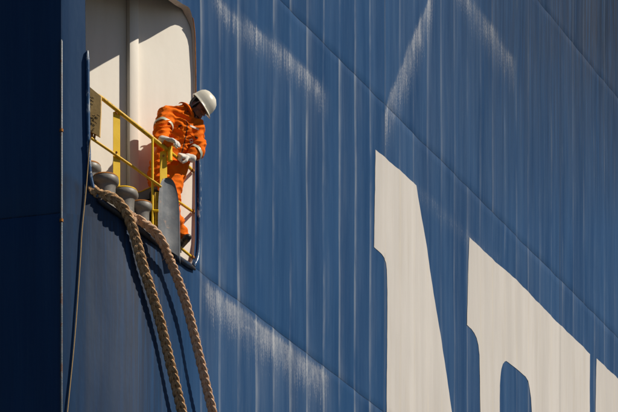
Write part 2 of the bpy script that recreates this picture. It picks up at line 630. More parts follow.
right_px = [(195.3, 240), (195.6, 200), (195.8, 150), (195.8, 100)]
gate = [sun_gate(*p) for p in [(192, 75), (191.2, 64), (190.6, 54), (190, 45), (188.5, 38), (186, 32.5), (183, 28.5), (179, 26), (175, 25), (170, 26.7), (150, 38), (137, 44.5), (120, 53.5), (106, 61), (92, 69)]]
left_px = [(85.8, 0), (85.8, 50), (88.2, 56), (88.7, 100), (89.3, 140), (90.0, 165), (91.0, 178), (94, 189), (98, 196.5), (103, 201.5), (113, 208.5), (130, 221), (150, 236), (170, 251), (184, 261.5), (189, 264.5), (192.2, 263.5), (194.2, 256)]
topb = gate[-1][1] + 0.0
opening = [hull_ab(*p) for p in right_px] + gate
la = hull_ab(85.8, 0)[0]
if gate[-1][0] > la + 0.1:
    opening.append((la + 0.12, gate[-1][1] + 0.0))
opening.append((la, gate[-1][1] - 0.12))
opening += [hull_ab(*p) for p in left_px]
OPEN = subdiv(opening, 0.04)

SE = [-13.4, -9.9, -6.85, -3.78, -0.68, 2.62, 5.75, 8.9]
BU = [AC, 5.62, 11.14, 16.7, 22.2]
ship = thing('ship', hull_pt(5, -13.4), 'huge blue ship side with white letters and a rounded mooring opening', 'ship')
for j in range(len(SE) - 1):
    for i in range(len(BU) - 1):
        b0, b1 = SE[j], SE[j + 1]
        a0, a1 = BU[i], BU[i + 1]
        bounds = (a0, a1, b0, b1)
        seen = (3 <= j <= 6) and i <= 2
        if i == 0 and j in (3, 4):
            As = [a0, a0 + GA] + lin(a0 + GA, a1 - GA, 0.05)[1:-1] + [a1 - GA, a1]
            Bs = [b0, b0 + GB] + lin(b0 + GB, b1 - GB, 0.075)[1:-1] + [b1 - GB, b1]
            # the part of the outline in this row of plates, closed along the seam
            lo, hi = (b0, b1)
            hole = []
            n = len(OPEN)
            inb = [lo < p[1] < hi for p in OPEN]
            k0 = next(k for k in range(n) if inb[k] and not inb[k - 1]) if not all(inb) else 0
            for k in range(n):
                c, d_ = OPEN[(k0 - 1 + k) % n], OPEN[(k0 + k) % n]
                ci, di = lo < c[1] < hi, lo < d_[1] < hi
                if ci != di:
                    lim = hi if max(c[1], d_[1]) > hi else lo
                    t = (lim - c[1]) / (d_[1] - c[1])
                    hole.append((c[0] + (d_[0] - c[0]) * t, lim))
                if di:
                    hole.append(d_)
            ov, fs = cdt_sheet(As, Bs, None, hole, 0.012)
            me = bpy.data.meshes.new('hull_plate')
            me.from_pydata([skin(p.x, p.y, bounds) for p in ov], [], fs)
            finish_plate(me, bounds)
            link('hull_plate', me, M['blue'], ship)
        elif seen:
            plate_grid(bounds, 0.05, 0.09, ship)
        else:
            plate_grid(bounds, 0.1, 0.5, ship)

# the shaded plates that turn away at the corner
EN = Vector((math.cos(R(-105)), math.sin(R(-105)), 0))
ED = Vector((EN.y, -EN.x, 0))
Cn = hull_pt(AC, 0)
for j in range(len(SE) - 1):
    for u0, u1 in ((0.0, 2.6), (2.6, 5.2)):
        bm = bmesh.new()
        us = [u0, u0 + 0.01] + lin(u0 + 0.01, u1 - 0.01, 0.1)[1:-1] + [u1 - 0.01, u1]
        bs = [SE[j], SE[j] + 0.01] + lin(SE[j] + 0.01, SE[j + 1] - 0.01, 0.3)[1:-1] + [SE[j + 1] - 0.01, SE[j + 1]]
        gv = []
        for b in bs:
            row = []
            for u in us:
                e = min((u - u0) / 0.01 if u0 else 1, (u1 - u) / 0.01, (b - bs[0]) / 0.01, (bs[-1] - b) / 0.01)
                row.append(bm.verts.new(Cn + ED * u + Z * b + EN * (-0.006 * max(0, 1 - e) - 0.004 * math.sin(u * 7) ** 2)))
            gv.append(row)
        for r0, r1 in zip(gv, gv[1:]):
            for i in range(len(us) - 1):
                bm.faces.new((r0[i], r0[i + 1], r1[i + 1], r1[i]))
        me = tomesh(bm, 'hull_plate', True, 60)
        uvl = me.uv_layers.new(name='UVMap')
        ca = me.color_attributes.new('marks', 'FLOAT_COLOR', 'POINT')
        for v in me.vertices:
            b = v.co.z - P0.z
            e = min(b - SE[j], SE[j + 1] - b) < 0.004
            ca.data[v.index].color = (0, 0.8 if e else 0.1, 0, 1)
        for l in me.loops:
            c = me.vertices[l.vertex_index].co
            uvl.data[l.index].uv = ((c - Cn).dot(ED) + 60, c.z)
        link('hull_plate', me, M['blue'], ship)

# letters: paint a few millimetres proud of the plating
L1 = [(375.6, 149.3), (416.6, 185.5), (419, 200), (426.5, 245.6), (433.6, 290), (451.6, 411), (480, 600), (389, 600), (387.2, 412), (387.8, 290), (387.6, 278), (387.3, 270), (386.4, 263), (384.6, 258), (382, 254.3), (378.5, 251), (374, 247.2)]
L2 = [(469.6, 237.5), (493, 259), (517.8, 280.8), (553, 318), (590.3, 354.2), (590, 412), (590, 600), (546, 600), (532, 412), (531.2, 398), (529.6, 388), (527.8, 381), (525.5, 376.6), (522, 373.6), (508.5, 362.6), (506.2, 361.4), (504.4, 361.6), (503, 363.4), (501.6, 369), (500.6, 377), (500.1, 386), (500, 412), (499, 600), (481, 600), (480, 412), (479.2, 355), (478.2, 345), (476.6, 338), (474.4, 333), (471.5, 329), (466.6, 325)]
L3 = [(596.3, 358.8), (622, 382), (690, 452), (690, 600), (596, 600), (595.2, 412)]
for L in (L1, L2, L3):
    poly = [(a + noise.noise(Vector((a * 9, b * 9, 1))) * 0.006, b + noise.noise(Vector((a * 9, b * 9, 5))) * 0.006) for a, b in subdiv([hull_ab(*p) for p in L], 0.03)]
    As = lin(0, 18, 0.05)
    Bs = lin(-6.8, 6, 0.09)
    ov, fs = cdt_sheet(As, Bs, poly, None, 0.02)

    def lp(a, b):
        i = max(k for k in range(len(BU) - 1) if BU[k] <= a)
        j = max(k for k in range(len(SE) - 1) if SE[k] <= b)
        return skin(a, b, (BU[i], BU[i + 1], SE[j], SE[j + 1]), 0.004)
    me = bpy.data.meshes.new('painted_letter')
    me.from_pydata([lp(p.x, p.y) for p in ov], [], fs)

    def ef(a, b):
        i = max(k for k in range(len(BU) - 1) if BU[k] <= a)
        j = max(k for k in range(len(SE) - 1) if SE[k] <= b)
        return 0.22 if min(b - SE[j], SE[j + 1] - b) < 0.02 or min(a - BU[i], BU[i + 1] - a) < 0.012 else 0
    put_marks(me, ef)
    me.polygons.foreach_set('use_smooth', [True] * len(me.polygons))
    link('painted_letter', me, M['letter'], ship)

# coaming round the opening
bm = bmesh.new()
ra, rb, rc = [], [], []
for a, b in OPEN:
    ra.append(bm.verts.new(hull_pt(a, b, dimple(a, b) + 0.001)))
    rb.append(bm.verts.new(hull_pt(a, b, -0.03 - 0.045 * max(0.0, min(1.0, (b - 1.56) / 0.12)))))
n = len(OPEN)
for i in range(n):
    bm.faces.new((ra[i], ra[(i + 1) % n], rb[(i + 1) % n], rb[i]))
bobj('opening_coaming', bm, M['jamb'], ship, True, 60)

# bars round the rim
def rim(name, pts, off, r, mat, n=4):
    bm_ = bmesh.new()
    path = smooth_path([hull_pt(*hull_ab(*p), off) for p in pts], n)
    rr = [r] * len(path)
    rr[0] = rr[-1] = r * 0.5
    tube(bm_, path, rr, 10)
    return bobj(name, bm_, mat, ship)


rim('rim_bar', [(86.3, 51), (86.6, 80), (87.0, 120), (87.6, 150), (88.4, 168), (90.2, 181), (93.2, 191), (97, 197.5)], 0.012, 0.018, M['bluebar'])
rim('rim_bar', [(197.6, 98), (197.8, 130), (198, 170), (198, 205), (197.9, 235), (197.3, 250), (195.8, 260), (192.8, 266)], 0.010, 0.023, M['bluebar'])
rim('sill_bar', [(97, 198.5), (102, 203.5), (113, 211), (130, 223.5), (150, 238.5), (170, 253.5), (193.5, 269.5)], 0.014, 0.026, M['sillbar'])
re_ = [(a, b) for a, b in OPEN if a > 0.6 and 14 < px(hull_pt(a, b))[1] < 100][::2]
bm = bmesh.new()
tube(bm, [hull_pt(a - 0.003, b, 0.004) for a, b in re_], 0.0048, 8)
bobj('rusty_edge', bm, M['rust'], ship)
# upright bar on the corner
bm = bmesh.new()
zt = Q(61, 40, Cn.y).z
cp = Cn + Vector((0.004, -0.012, 0))
tube(bm, [Vector((cp.x, cp.y, zt - 0.002)), Vector((cp.x, cp.y, zt - 0.02)), Vector((cp.x, cp.y, zt - 4)), Vector((cp.x, cp.y, 2))], [0.005, 0.0125, 0.0125, 0.0125], 12)
bobj('corner_bar', bm, M['pipe'], ship)
for yy in (131, 221):
    bm = bmesh.new()
    c = Vector((cp.x, cp.y, Q(61, yy, Cn.y).z))
    tube(bm, [c - Z * 0.012, c + Z * 0.012], 0.018, 12)
    bobj('bar_clip', bm, M['rust'], ship)

# ------------------------------------------------------------------ the space behind the opening
zd, zh = P0.z - 0.78, P0.z + 2.35


def wall_panel(name, u0, u1, off, z0=zd, z1=zh, th=0.03, mat='wall', bev=0.0):
    c = WJ + WD * ((u0 + u1) / 2) + WN * (off - th / 2)
    c.z = (z0 + z1) / 2
    bm_ = bmesh.new()
    box(bm_, c, WD * ((u1 - u0) / 2), WN * (th / 2), Z * ((z1 - z0) / 2), bev)
    return bobj(name, bm_, M[mat], ship, True, 30)


def wu(X, Y=120, off=0.0):
    return (wall_at(X, Y, off) - WJ).dot(WD)


u136, u126, u120 = wu(136.5), wu(127), wu(120)
wall_panel('inner_bulkhead', -0.004, u136 - 0.004, 0.0)
wall_panel('wall_stiffener', u136, u126, 0.055, th=0.12, bev=0.018)
wall_panel('inner_bulkhead', u126 + 0.003, 1.88, -0.012)
# faint upright weld on the wall
near = Cn - EN * 0.15 - ED * 0.1
far = near + ED * 0.70
bm = bmesh.new()
p0_, p1_ = Vector((near.x, near.y, 0)), Vector((far.x, far.y, 0))
dd = (p1_ - p0_)
nn = dd.cross(Z).normalized()
c = (p0_ + p1_) / 2
c.z = (zd + zh) / 2
box(bm, c, dd / 2, nn * 0.015, Z * (zh - zd) / 2)
bobj('side_bulkhead', bm, M['inner_dark'], ship)
for nm, zz in (('inner_deck', zd - 0.02), ('deckhead', zh + 0.02)):
    bm = bmesh.new()
    q = [near.copy(), far.copy()][::-1] + [hull_pt(AC + 0.12, 0, -0.06), hull_pt(-0.4, 0, -0.03), hull_pt(0, 0, -0.03), hull_pt(0.6, 0, -0.03), hull_pt(1.1, 0, -0.04), WJ + WD * 0.6 - WN * 0.9, WJ + WD * 1.9 - WN * 0.04]
    for v in q:
        v.z = zz
    prism(bm, q, Z * -0.015)
    bobj(nm, bm, M['inner_dark'], ship, False)
# ------------------------------------------------------------------ yellow railing
def rail_dep(X):
    return 27 + (Q(X, 150, 1) - CAM).x * 0  # replaced below


def plane_dep(X, off):
    r = Q(X, 150, 1) - CAM
    t = (P0 + N * off - CAM).dot(N) / r.dot(N)
    return (CAM + r * t).y


def RD(X):
    """depth of the railing: just outside the flat side forward, inside it aft where the side curves away"""
    ys = 268 - 0.72 * (195 - X)
    t = max(0.0, min(1.0, (165 - X) / 30))
    t = t * t * (3 - 2 * t)
    return plane_dep(X, 0.055) * (1 - t) + (dep_of(X, ys) + 0.30) * t


rail = thing('railing', Q(140, 235, RD(140)), 'yellow pipe railing across the ship opening that the man grips', 'railing')


def rod(name, pts, r, mat, parent, seg=12):
    bm_ = bmesh.new()
    tube(bm_, pts, r, seg)
    return bobj(name, bm_, mat, parent)


def RP(X, Y, o=0.0):
    return Q(X, Y, RD(X) + o)


rod('top_rail', [RP(98, 95), RP(101.8, 98), RP(129.5, 120), RP(165, 148), RP(174, 155), RP(191, 169)], [0.014, 0.018, 0.018, 0.018, 0.015, 0.015], M['yellow_worn'], rail)
rod('middle_rail', [RP(91, 138), RP(108.7, 150), RP(134, 167.5), RP(158.6, 185), RP(161, 186.8)], 0.0125, M['yellow_worn'], rail)
rod('middle_rail', [RP(177.6, 201.2), RP(191.3, 210.7)], 0.0125, M['yellow_worn'], rail)
rod('bottom_rail', [RP(177.5, 245.3), RP(179, 246.5), RP(190.5, 256)], 0.0125, M['yellow_worn'], rail)


def flat(X0, X1, Y0, Y1, o=0.0, slant=0.0):
    p = [RP(X0, Y0 + slant, 0), RP(X1, Y0, 0), RP(X1, Y1, 0), RP(X0, Y1, 0)]
    dep0 = RD((X0 + X1) / 2) + o
    p = [Q(x, y, dep0 + (x - X0) * 0.004) for x, y in ((X0, Y0 + slant), (X1, Y0), (X1, Y1), (X0, Y1))]
    bm_ = bmesh.new()
    prism(bm_, p, Vector((0, 0.014, 0)), 0.002)
    return bm_


bobj('stanchion', flat(113, 120, 109.5, 225, 0.01, 2.5), M['yellow'], rail, False)
bobj('stanchion', flat(159.8, 167.0, 149, 189.5, 0.05, 3.0), M['yellow'], rail, False)
for bx_, by_, o_ in ((116.5, 113.5, -0.004), (116.5, 152.5, -0.004), (163.4, 156, 0.036), (163.4, 180, 0.036)):
    bm = bmesh.new()
    lathe(bm, Q(bx_, by_, RD(bx_) + o_), [(0.011, 0), (0.011, 0.007), (0.007, 0.009)], 6, Vector((0, -1, 0)))
    bobj('bolt', bm, M['rust'], rail, False)
rod('thin_post', [RP(152.5, 138.5, 0.02), RP(152.5, 228, 0.02)], 0.0115, M['yellow'], rail)
rod('cross_bar', [RP(152.5, 210.8, 0.02), RP(158.6, 211, 0.02)], 0.012, M['yellow'], rail)
bobj('toe_plate', flat(154.5, 161, 192, 226, 0.03), M['yellow_worn'], rail, False)
bm = bmesh.new()
X_, Yt, Yb = 169.9, 139.5, 160.8
dt = RD(170) - 0.045
tube(bm, [Q(X_, Yt - 0.4, dt), Q(X_, Yt, dt), Q(X_, Yb, dt), Q(X_, Yb + 0.4, dt)], [0.018, 0.023, 0.023, 0.019], 20)
bobj('gate_post', bm, M['yellow'], rail)
for x, y in ((193, 210.8), (192, 256.5), (192.3, 170)):
    bm = bmesh.new()
    c = RP(x - 0.6, y)
    e = hull_pt(*hull_ab(195.2, y + 0.6), -0.02)
    tube(bm, [c, e], 0.016, 10)
    bobj('clamp', bm, M['rust'], rail)

# board on the rail's end
board = thing('notice_board', Q(95, 136, 26.5), 'weathered yellowish board hanging at the left end of the railing', 'board')
bm = bmesh.new()
bd = RD(95) - 0.02
bp = [Q(x, y, bd) for x, y in [(85, 83), (89, 86.2), (101.2, 96), (100.8, 112), (99.8, 136.6), (90.8, 131.5), (85, 128)]]
prism(bm, bp, Vector((0.004, 0.035, 0)), 0.003)
bobj('panel', bm, M['board'], board, False)
bm = bmesh.new()
random.seed(5)
for i in range(15):
    x, y = random.uniform(91, 98.5), random.uniform(96, 132)
    if y < 88 + (x - 88) * 0.9 + 4:
        continue
    c = Q(x, y, bd - 0.0035)
    ang = R(random.choice((35, 40, 80, -20)) + random.uniform(-12, 12))
    l = random.uniform(0.005, 0.014)
    ex = Vector((math.cos(ang), 0, -math.sin(ang)))
    ez = Vector((math.sin(ang), 0, math.cos(ang)))
    box(bm, c, ex * l, Vector((0, 0.001, 0)), ez * 0.0028)
bobj('scrawled_marks', bm, M['dark'], board, False)['kind'] = 'stuff'
bm = bmesh.new()
tube(bm, [Q(91.5, 128, bd + 0.03), Q(92, 139, bd + 0.02)], 0.014, 10)
tube(bm, [Q(95, 134, bd + 0.02), Q(94, 140, bd + 0.02)], 0.010, 10)
bobj('bracket', bm, M['rust'], board)

# ------------------------------------------------------------------ mooring rollers
def roller(X, Ytop, dep, r, label, yellow=False):
    r *= 1.07
    k = r
    base = Q(X, Ytop, dep)
    t = thing('mooring_roller', Vector((base.x, base.y, zd)), label, 'roller', 'grey mooring rollers behind the sill')
    bm_ = bmesh.new()
    lathe(bm_, base, [(k * 0.2, 0.004), (k * 0.72, 0.002), (k * 0.88, -0.004), (k * 0.97, -0.016), (k * 1.02, -0.034), (k * 1.03, -0.052), (k * 0.99, -0.068), (k * 0.89, -0.080), (k * 0.80, -0.090), (k * 0.765, -0.105), (k * 0.76, -0.17)], 40)
    bobj('roller_cap', bm_, M['grey'], t, True, 50)
    bm_ = bmesh.new()
    zb = base.z - zd
    lathe(bm_, base, [(k * 0.755, -0.1702), (k * 0.76, -0.25), (k * 0.79, -0.30), (k * 0.80, -0.34), (k * 0.80, -max(0.36, zb))], 40)
    bobj('roller_body', bm_, M['grey'], t, True, 50)
    bm_ = bmesh.new()
    lathe(bm_, base + Z * 0.0065, [(k * 0.3, 0), (k * 0.3, 0.014), (k * 0.24, 0.02)], 20)
    bobj('bolt_cap', bm_, M['rust'], t, True, 50)
    bm_ = bmesh.new()
    lathe(bm_, base, [(k * 0.86, -0.006), (k * 0.97, -0.018), (k * 0.985, -0.013), (k * 0.90, 0.0), (k * 0.86, -0.001)], 40)
    bobj('worn_rim', bm_, M['yellow_worn'] if yellow else M['rust'], t, True, 50)
    return t


def RR(X, Y):
    return dep_of(X, Y) + 0.15


roller(88.6, 164.5, RR(91, 175)+.12, 0.105, 'small grey mooring roller at the far left, half hidden by the opening edge')
roller(105.4, 176.5, RR(106, 203), 0.112, 'grey mooring roller with rounded cap left of the yellow stanchion')
roller(124.5, 190.3, RR(122, 212)+.14, 0.115, 'grey mooring roller just right of the left yellow stanchion', True)
roller(141.2, 203.5, RR(141, 226)+.07, 0.100, 'grey mooring roller beside the thin yellow post above second rope')

# grey winch casing between the rollers and the fairlead
wc = thing('winch_casing', Q(148, 225, 27.42), 'angular grey metal casing with yellow top edge behind the thin post', 'casing')
bm = bmesh.new()
cd = 27.40
prism(bm, [Q(x, y, cd) for x, y in [(130.5, 190.3), (134.5, 193.2), (141, 192.2), (150.5, 188.0), (157, 186), (160, 200), (152, 198), (137.5, 200.5)]], Vector((-0.01, 0.10, 0)), 0.004)
bobj('casing_top', bm, M['grey'], wc, False)
bm = bmesh.new()
prism(bm, [Q(x, y, cd + 0.02) for x, y in [(133, 200), (138, 201.5), (152, 199), (164, 200), (164, 240), (133, 226)]], Vector((0, 0.1, 0)), 0.004)
bobj('casing_body', bm, M['grey'], wc, False)
bm = bmesh.new()
tube(bm, [Q(x, y, cd - 0.002) for x, y in [(130.5, 189.6), (134.5, 192.6), (141, 191.5), (150.5, 187.3), (156, 185.4)]], 0.0055, 8)
bobj('yellow_edge', bm, M['yellow_worn'], wc)
bm = bmesh.new()
lathe(bm, Q(155, 196, cd - 0.02), [(0.02, -0.0), (0.05, 0.0), (0.055, 0.012), (0.05, 0.03), (0.03, 0.034)], 24, Vector((0, -1, 0)))
bobj('winch_hub', bm, M['boot'], wc)

# ------------------------------------------------------------------ bell-mouthed fairlead
horn = thing('fairlead', Q(168, 250, RD(168)), 'blue grey curved bell-mouthed fairlead standing on the sill at the man\'s legs', 'fairlead')
hd0 = RD(168) - 0.035
LE = smooth_path([Vector((x, y, 0)) for x, y in [(166.8, 177.7), (163.6, 178.6), (161.3, 181.6), (159.8, 187), (158.9, 194), (158.3, 204), (158.0, 222), (158.2, 243)]], 6)
RE = smooth_path([Vector((x, y, 0)) for x, y in [(166.8, 177.7), (170.4, 178.3), (173.5, 181.2), (175.8, 186.5), (177.6, 194), (178.8, 204), (179.4, 226), (179.5, 257)]], 6)
bm = bmesh.new()
rows = []
NT_ = 26
for l, r in zip(LE, RE):
    wd_ = (r.x - l.x)
    sc_ = min(1, wd_ / 21) ** 0.8
    row = []
    rimw = min(0.22, 1.4 / max(wd_, 0.1) + 0.13)
    for i in range(NT_ + 1):
        t = i / NT_
        t = t if t > 0 else 0
        if t < rimw:
            dd_ = 0.012 * (1 - t / rimw) * sc_
        else:
            g_ = (t - rimw) / (1 - rimw)
            dd_ = 0.036 * sc_ * math.sin(math.pi * g_ ** 0.6) ** 0.8 if 0 < g_ < 1 else 0
            dd_ += -0.02 * g_
        row.append(bm.verts.new(Q(l.x + wd_ * t, l.y + (r.y - l.y) * t, hd0 + dd_ + (l.x + wd_ * t - 168) * 0.008)))
    rows.append(row)
for r0, r1_ in zip(rows, rows[1:]):
    for i in range(NT_):
        bm.faces.new((r0[i], r0[i + 1], r1_[i + 1], r1_[i]))
edge_ = [r[0] for r in rows[::-1]] + [r[-1] for r in rows[1:]]
sk = [bm.verts.new(v.co + Vector((-0.0, 0.17, 0))) for v in edge_]
for i in range(len(edge_) - 1):
    bm.faces.new((edge_[i + 1], edge_[i], sk[i], sk[i + 1]))
bmesh.ops.remove_doubles(bm, verts=bm.verts[:], dist=0.0005)
bobj('bell_mouth', bm, M['horn'], horn, True, 55)
bm = bmesh.new()
lathe(bm, Q(160.6, 216.5, hd0 - 0.012), [(0.0065, 0), (0.0065, 0.006), (0.004, 0.008)], 10, Vector((0, -1, 0)))
bobj('bolt', bm, M['dark'], horn)

# step the man stands on, behind the fairlead
step = thing('step', Q(170, 262, 27.7), 'low grey steel step hidden mostly behind the fairlead under the boots', 'step')
bm = bmesh.new()
fz = Q(183, 246.5, 27.72).z
s1 = Q(167, 200, 27.68)
box(bm, Vector((s1.x, s1.y, fz - 0.02)), Vector((0.13, -0.0, 0)), Vector((0, 0.10, 0)), Z * 0.018, 0.004)
bobj('tread', bm, M['grey'], step)
bm = bmesh.new()
for sx in (-0.1, 0.06):
    for sy in (-0.08, 0.08):
        c = Vector((s1.x + sx, s1.y + sy, (zd + fz - 0.04) / 2))
        bm = bmesh.new()
        box(bm, c, Vector((0.012, 0, 0)), Vector((0, 0.012, 0)), Z * ((fz - 0.04 - zd) / 2))
        bobj('leg', bm, M['grey'], step, False)

# ------------------------------------------------------------------ plaited ropes
def plait(pts, rad, parent, mat, seed):
    path = resample(pts, 0.0155)
    fr = frames(path)
    L = 0.255
    random.seed(seed)
    for k in range(4):
        ph = k * math.pi / 2
        for pair in (-1, 1):
            bm_ = bmesh.new()
            c = []
            for i, p in enumerate(path):
                s_ = i * 0.0155
                t, u, v = fr[i]
                # viewer-facing frame
                side = Vector((1, 0, 0))
                side = (side - t * side.dot(t)).normalized()
                fw = t.cross(side)
                w_ = 2 * math.pi * s_ / L
                lat = rad * 0.60 * math.sin(w_ + ph)
                dp = rad * 0.36 * math.sin(2 * (w_ + ph) + 0.0)
                # the two yarns of a strand lie side by side across its own run
                dl = rad * 0.60 * math.cos(w_ + ph) * 2 * math.pi / L
                run = (t + side * dl).normalized()
                ac = run.cross(fw).normalized()
                wob = noise.noise(Vector((s_ * 9, k * 3.1 + seed, pair))) * rad * 0.10
                c.append(p + side * (lat + wob) + fw * (dp + wob) + ac * (pair * rad * 0.17))
            tube(bm_, c, rad * 0.29, 7, True)
            bobj('strand', bm_, M[mat], parent)


def over(pts):
    return [Q(x, y, d_) for x, y, d_ in pts]


def hdp(X, Y, out):
    """depth of the point on the line of sight that stands `out` metres off the plating"""
    lo, hi = 20.0, 32.0
    for _ in range(40):
        m = (lo + hi) / 2
        P = Q(X, Y, m)
        q = P - P0
        if q.dot(N) - hs(q.dot(D), q.z) > out:
            lo = m
        else:
            hi = m
    return lo


r1 = [(86, 186, 27.0), (93, 189, 26.8)] + [(x, y, hdp(x, y, o)) for x, y, o in [(100, 194.5, 0.02), (110, 197.0, 0.06), (118, 202, 0.085), (124.5, 210, 0.08), (130, 221.5, 0.06), (135.5, 238, 0.055), (143.5, 268, 0.06), (159, 318, 0.07), (182, 412, 0.09)]]
r2 = [(122, 210, 27.2), (130, 215, 27.12)] + [(x, y, hdp(x, y, o)) for x, y, o in [(137, 219.5, 0.03), (148, 226, 0.07), (157.5, 235, 0.10), (163.5, 245, 0.12), (168.5, 257, 0.10), (173.5, 269, 0.09), (188.5, 313, 0.10), (214, 418, 0.14)]]
ropes = []
for i, (rr_, mat, lab) in enumerate(((r1, 'rope1', 'left thick brown plaited mooring rope hanging from the opening sill'), (r2, 'rope2', 'right thick pinkish tan plaited mooring rope leaving beside the fairlead'))):
    P = over(rr_)
    dirn = (P[-1] - P[-2]).normalized()
    P.append(P[-1] + dirn * 2.0)
    P.append(P[-1] + (dirn + N * 0.05) * 5.0)
    t = thing('mooring_rope', P[3], lab, 'rope', 'thick mooring ropes')
    sp = smooth_path(P, 10)
    plait(sp, 0.046 if i == 0 else 0.043, t, mat, 3 + i)
    # loose fibres
    bm = bmesh.new()
    random.seed(20 + i)
    rs = resample(sp, 0.02)
    for q in rs[:260]:
        for _ in range(3):
            an = random.uniform(0, 6.28)
            o_ = Vector((math.cos(an), math.sin(an) * 0.6, random.uniform(-.3, .3)))
            b0_ = q + o_ * 0.040
            e = b0_ + (o_ + Vector((random.uniform(-.8, .8), 0, random.uniform(-1.2, .8)))) * random.uniform(0.006, 0.02)
            tube(bm, [b0_, (b0_ + e) / 2 + Z * 0.002, e], [0.0014, 0.0011, 0.0005], 4)
    f = bobj('loose_fibres', bm, M[mat], t)
    f['kind'] = 'stuff'

bm = bmesh.new()
cp_ = [(90.5, 138, 0.05), (89.2, 150, 0.035), (86, 190, 0.012), (82, 230, 0.009), (80.2, 260, 0.009), (75, 334, 0.01), (67.4, 412, 0.012)]
P = [Q(x, y, hdp(x, y, o)) for x, y, o in cp_]
P.append(P[-1] + (P[-1] - P[-2]) * 2)
tube(bm, smooth_path(P, 8), 0.0052, 8)
cord = bobj('cord', bm, M['cord'], None)
cord['label'] = 'thin tan cord dangling down the blue side from the left opening edge'
cord['category'] = 'cord'

# ------------------------------------------------------------------ the man
def balls(bm_, pa, pb, ra_, rb_, flat_=None, n=None):
    """overlapping balls from pa to pb; flat_ = (axis, factor) squashes them"""
    L = (pb - pa).length
    n = n or max(2, int(L / (min(ra_, rb_) * 0.3)) + 1)
    for i in range(n + 1):
        t = i / n
        c_ = pa.lerp(pb, t)
        r_ = ra_ + (rb_ - ra_) * t
        m = Matrix.Translation(c_)
        if flat_:
            ax, f_ = flat_
            m = m @ Matrix.Scale(f_, 4, ax)
        bmesh.ops.create_icosphere(bm_, subdivisions=3, radius=r_, matrix=m)


def fuse(bm_, name, voxel, smooth=6, fold=None):
    me = bpy.data.meshes.new(name + '_raw')
    bm_.to_mesh(me)
    bm_.free()
    o = bpy.data.objects.new(name + '_raw', me)
    COL.objects.link(o)
    md = o.modifiers.new('r', 'REMESH')
    md.mode = 'VOXEL'
    md.voxel_size = voxel
    if smooth:
        ms = o.modifiers.new('s', 'SMOOTH')
        ms.factor = 0.5
        ms.iterations = smooth
    dg = bpy.context.evaluated_depsgraph_get()
    dg.update()
    out = bpy.data.meshes.new_from_object(o.evaluated_get(dg))
    bpy.data.objects.remove(o)
    bpy.data.meshes.remove(me)
    out.name = name
    out.materials.clear()
    if fold:
        co = [v.co + v.normal * fold(v.co) for v in out.vertices]
        for v, c_ in zip(out.vertices, co):
            v.co = c_
    out.polygons.foreach_set('use_smooth', [True] * len(out.polygons))
    out.update()
    return out


man = thing('person', Q(176, 246, 27.7), 'man in orange coverall and white hard hat leaning over the yellow railing', 'person')
J = {
    'shR': Q(166.5, 116.5, 27.60), 'elR': Q(159.5, 140.5, 27.44), 'wrR': Q(168.0, 143.0, 27.36),
    'shL': Q(195.5, 126.5, 27.72), 'elL': Q(199.0, 150.0, 27.66), 'wrL': Q(187.5, 158.0, 27.58),
    'neck': Q(185.5, 113.5, 27.68), 'chest': Q(181, 131, 27.68), 'belly': Q(174.5, 152, 27.70), 'pelv': Q(167.5, 170, 27.68),
    'hipL': Q(171, 176, 27.68), 'knL': Q(169.5, 207, 27.60), 'anL': Q(182.0, 236, 27.72),
    'hipR': Q(160.5, 176, 27.62), 'knR': Q(161, 208, 27.56), 'anR': Q(165, 238, 27.66),
}
# head axes: crown up to the right, face down to the right
HU = Vector((0.80, -0.06, 0.60)).normalized()
HF = Vector((0.52, -0.42, -0.75))
HF = (HF - HU * HF.dot(HU)).normalized()
HR = HF.cross(HU).normalized()
HC = Q(197.2, 108.6, 27.70)


def hp(f, r, u):
    return HC + HF * f + HR * r + HU * u


# body under the clothes: one continuous skin
bm = bmesh.new()


def ell(bm_, c_, f, r, u, rf, rr_, ru):
    m = Matrix.Translation(hp(f, r, u)) @ Matrix((HF, HR, HU)).transposed().to_4x4() @ Matrix.Diagonal((rf, rr_, ru, 1))
    bmesh.ops.create_icosphere(bm_, subdivisions=4, radius=1, matrix=m)


ell(bm, 0, -0.01, 0, 0.03, 0.092, 0.074, 0.085)      # skull
ell(bm, 0, 0.035, 0, -0.035, 0.055, 0.056, 0.075)    # face
ell(bm, 0, 0.055, 0, -0.088, 0.030, 0.034, 0.026)    # chin
ell(bm, 0, 0.083, 0, 0.012, 0.016, 0.045, 0.012)     # brow
ell(bm, 0, 0.092, 0, -0.022, 0.020, 0.015, 0.024)    # nose
ell(bm, 0, 0.104, 0, -0.030, 0.012, 0.018, 0.010)
ell(bm, 0, 0.086, 0, -0.060, 0.013, 0.024, 0.008)    # lips
ell(bm, 0, 0.084, 0, -0.071, 0.012, 0.022, 0.008)
for s_ in (-1, 1):
    ell(bm, 0, 0.06, s_ * 0.034, -0.025, 0.022, 0.020, 0.022)   # cheek
    ell(bm, 0, -0.004, s_ * 0.076, -0.012, 0.017, 0.008, 0.030) # ear
    ell(bm, 0, 0.004, s_ * 0.078, -0.030, 0.009, 0.006, 0.010)
balls(bm, hp(-0.03, 0, -0.05), J['neck'], 0.056, 0.066)
thin = 0.8
balls(bm, J['neck'], J['chest'], 0.06, 0.06)
balls(bm, J['shR'], J['shL'], 0.05, 0.05)
balls(bm, J['chest'], J['pelv'], 0.06, 0.07)
for s_ in 'RL':
    balls(bm, J['sh' + s_], J['el' + s_], 0.042, 0.034)
    balls(bm, J['el' + s_], J['wr' + s_], 0.034, 0.026)
    balls(bm, J['hip' + s_], J['kn' + s_], 0.07, 0.05)
    balls(bm, J['kn' + s_], J['an' + s_], 0.05, 0.032)
link('body', fuse(bm, 'body', 0.0045, 3), M['skin'], man)


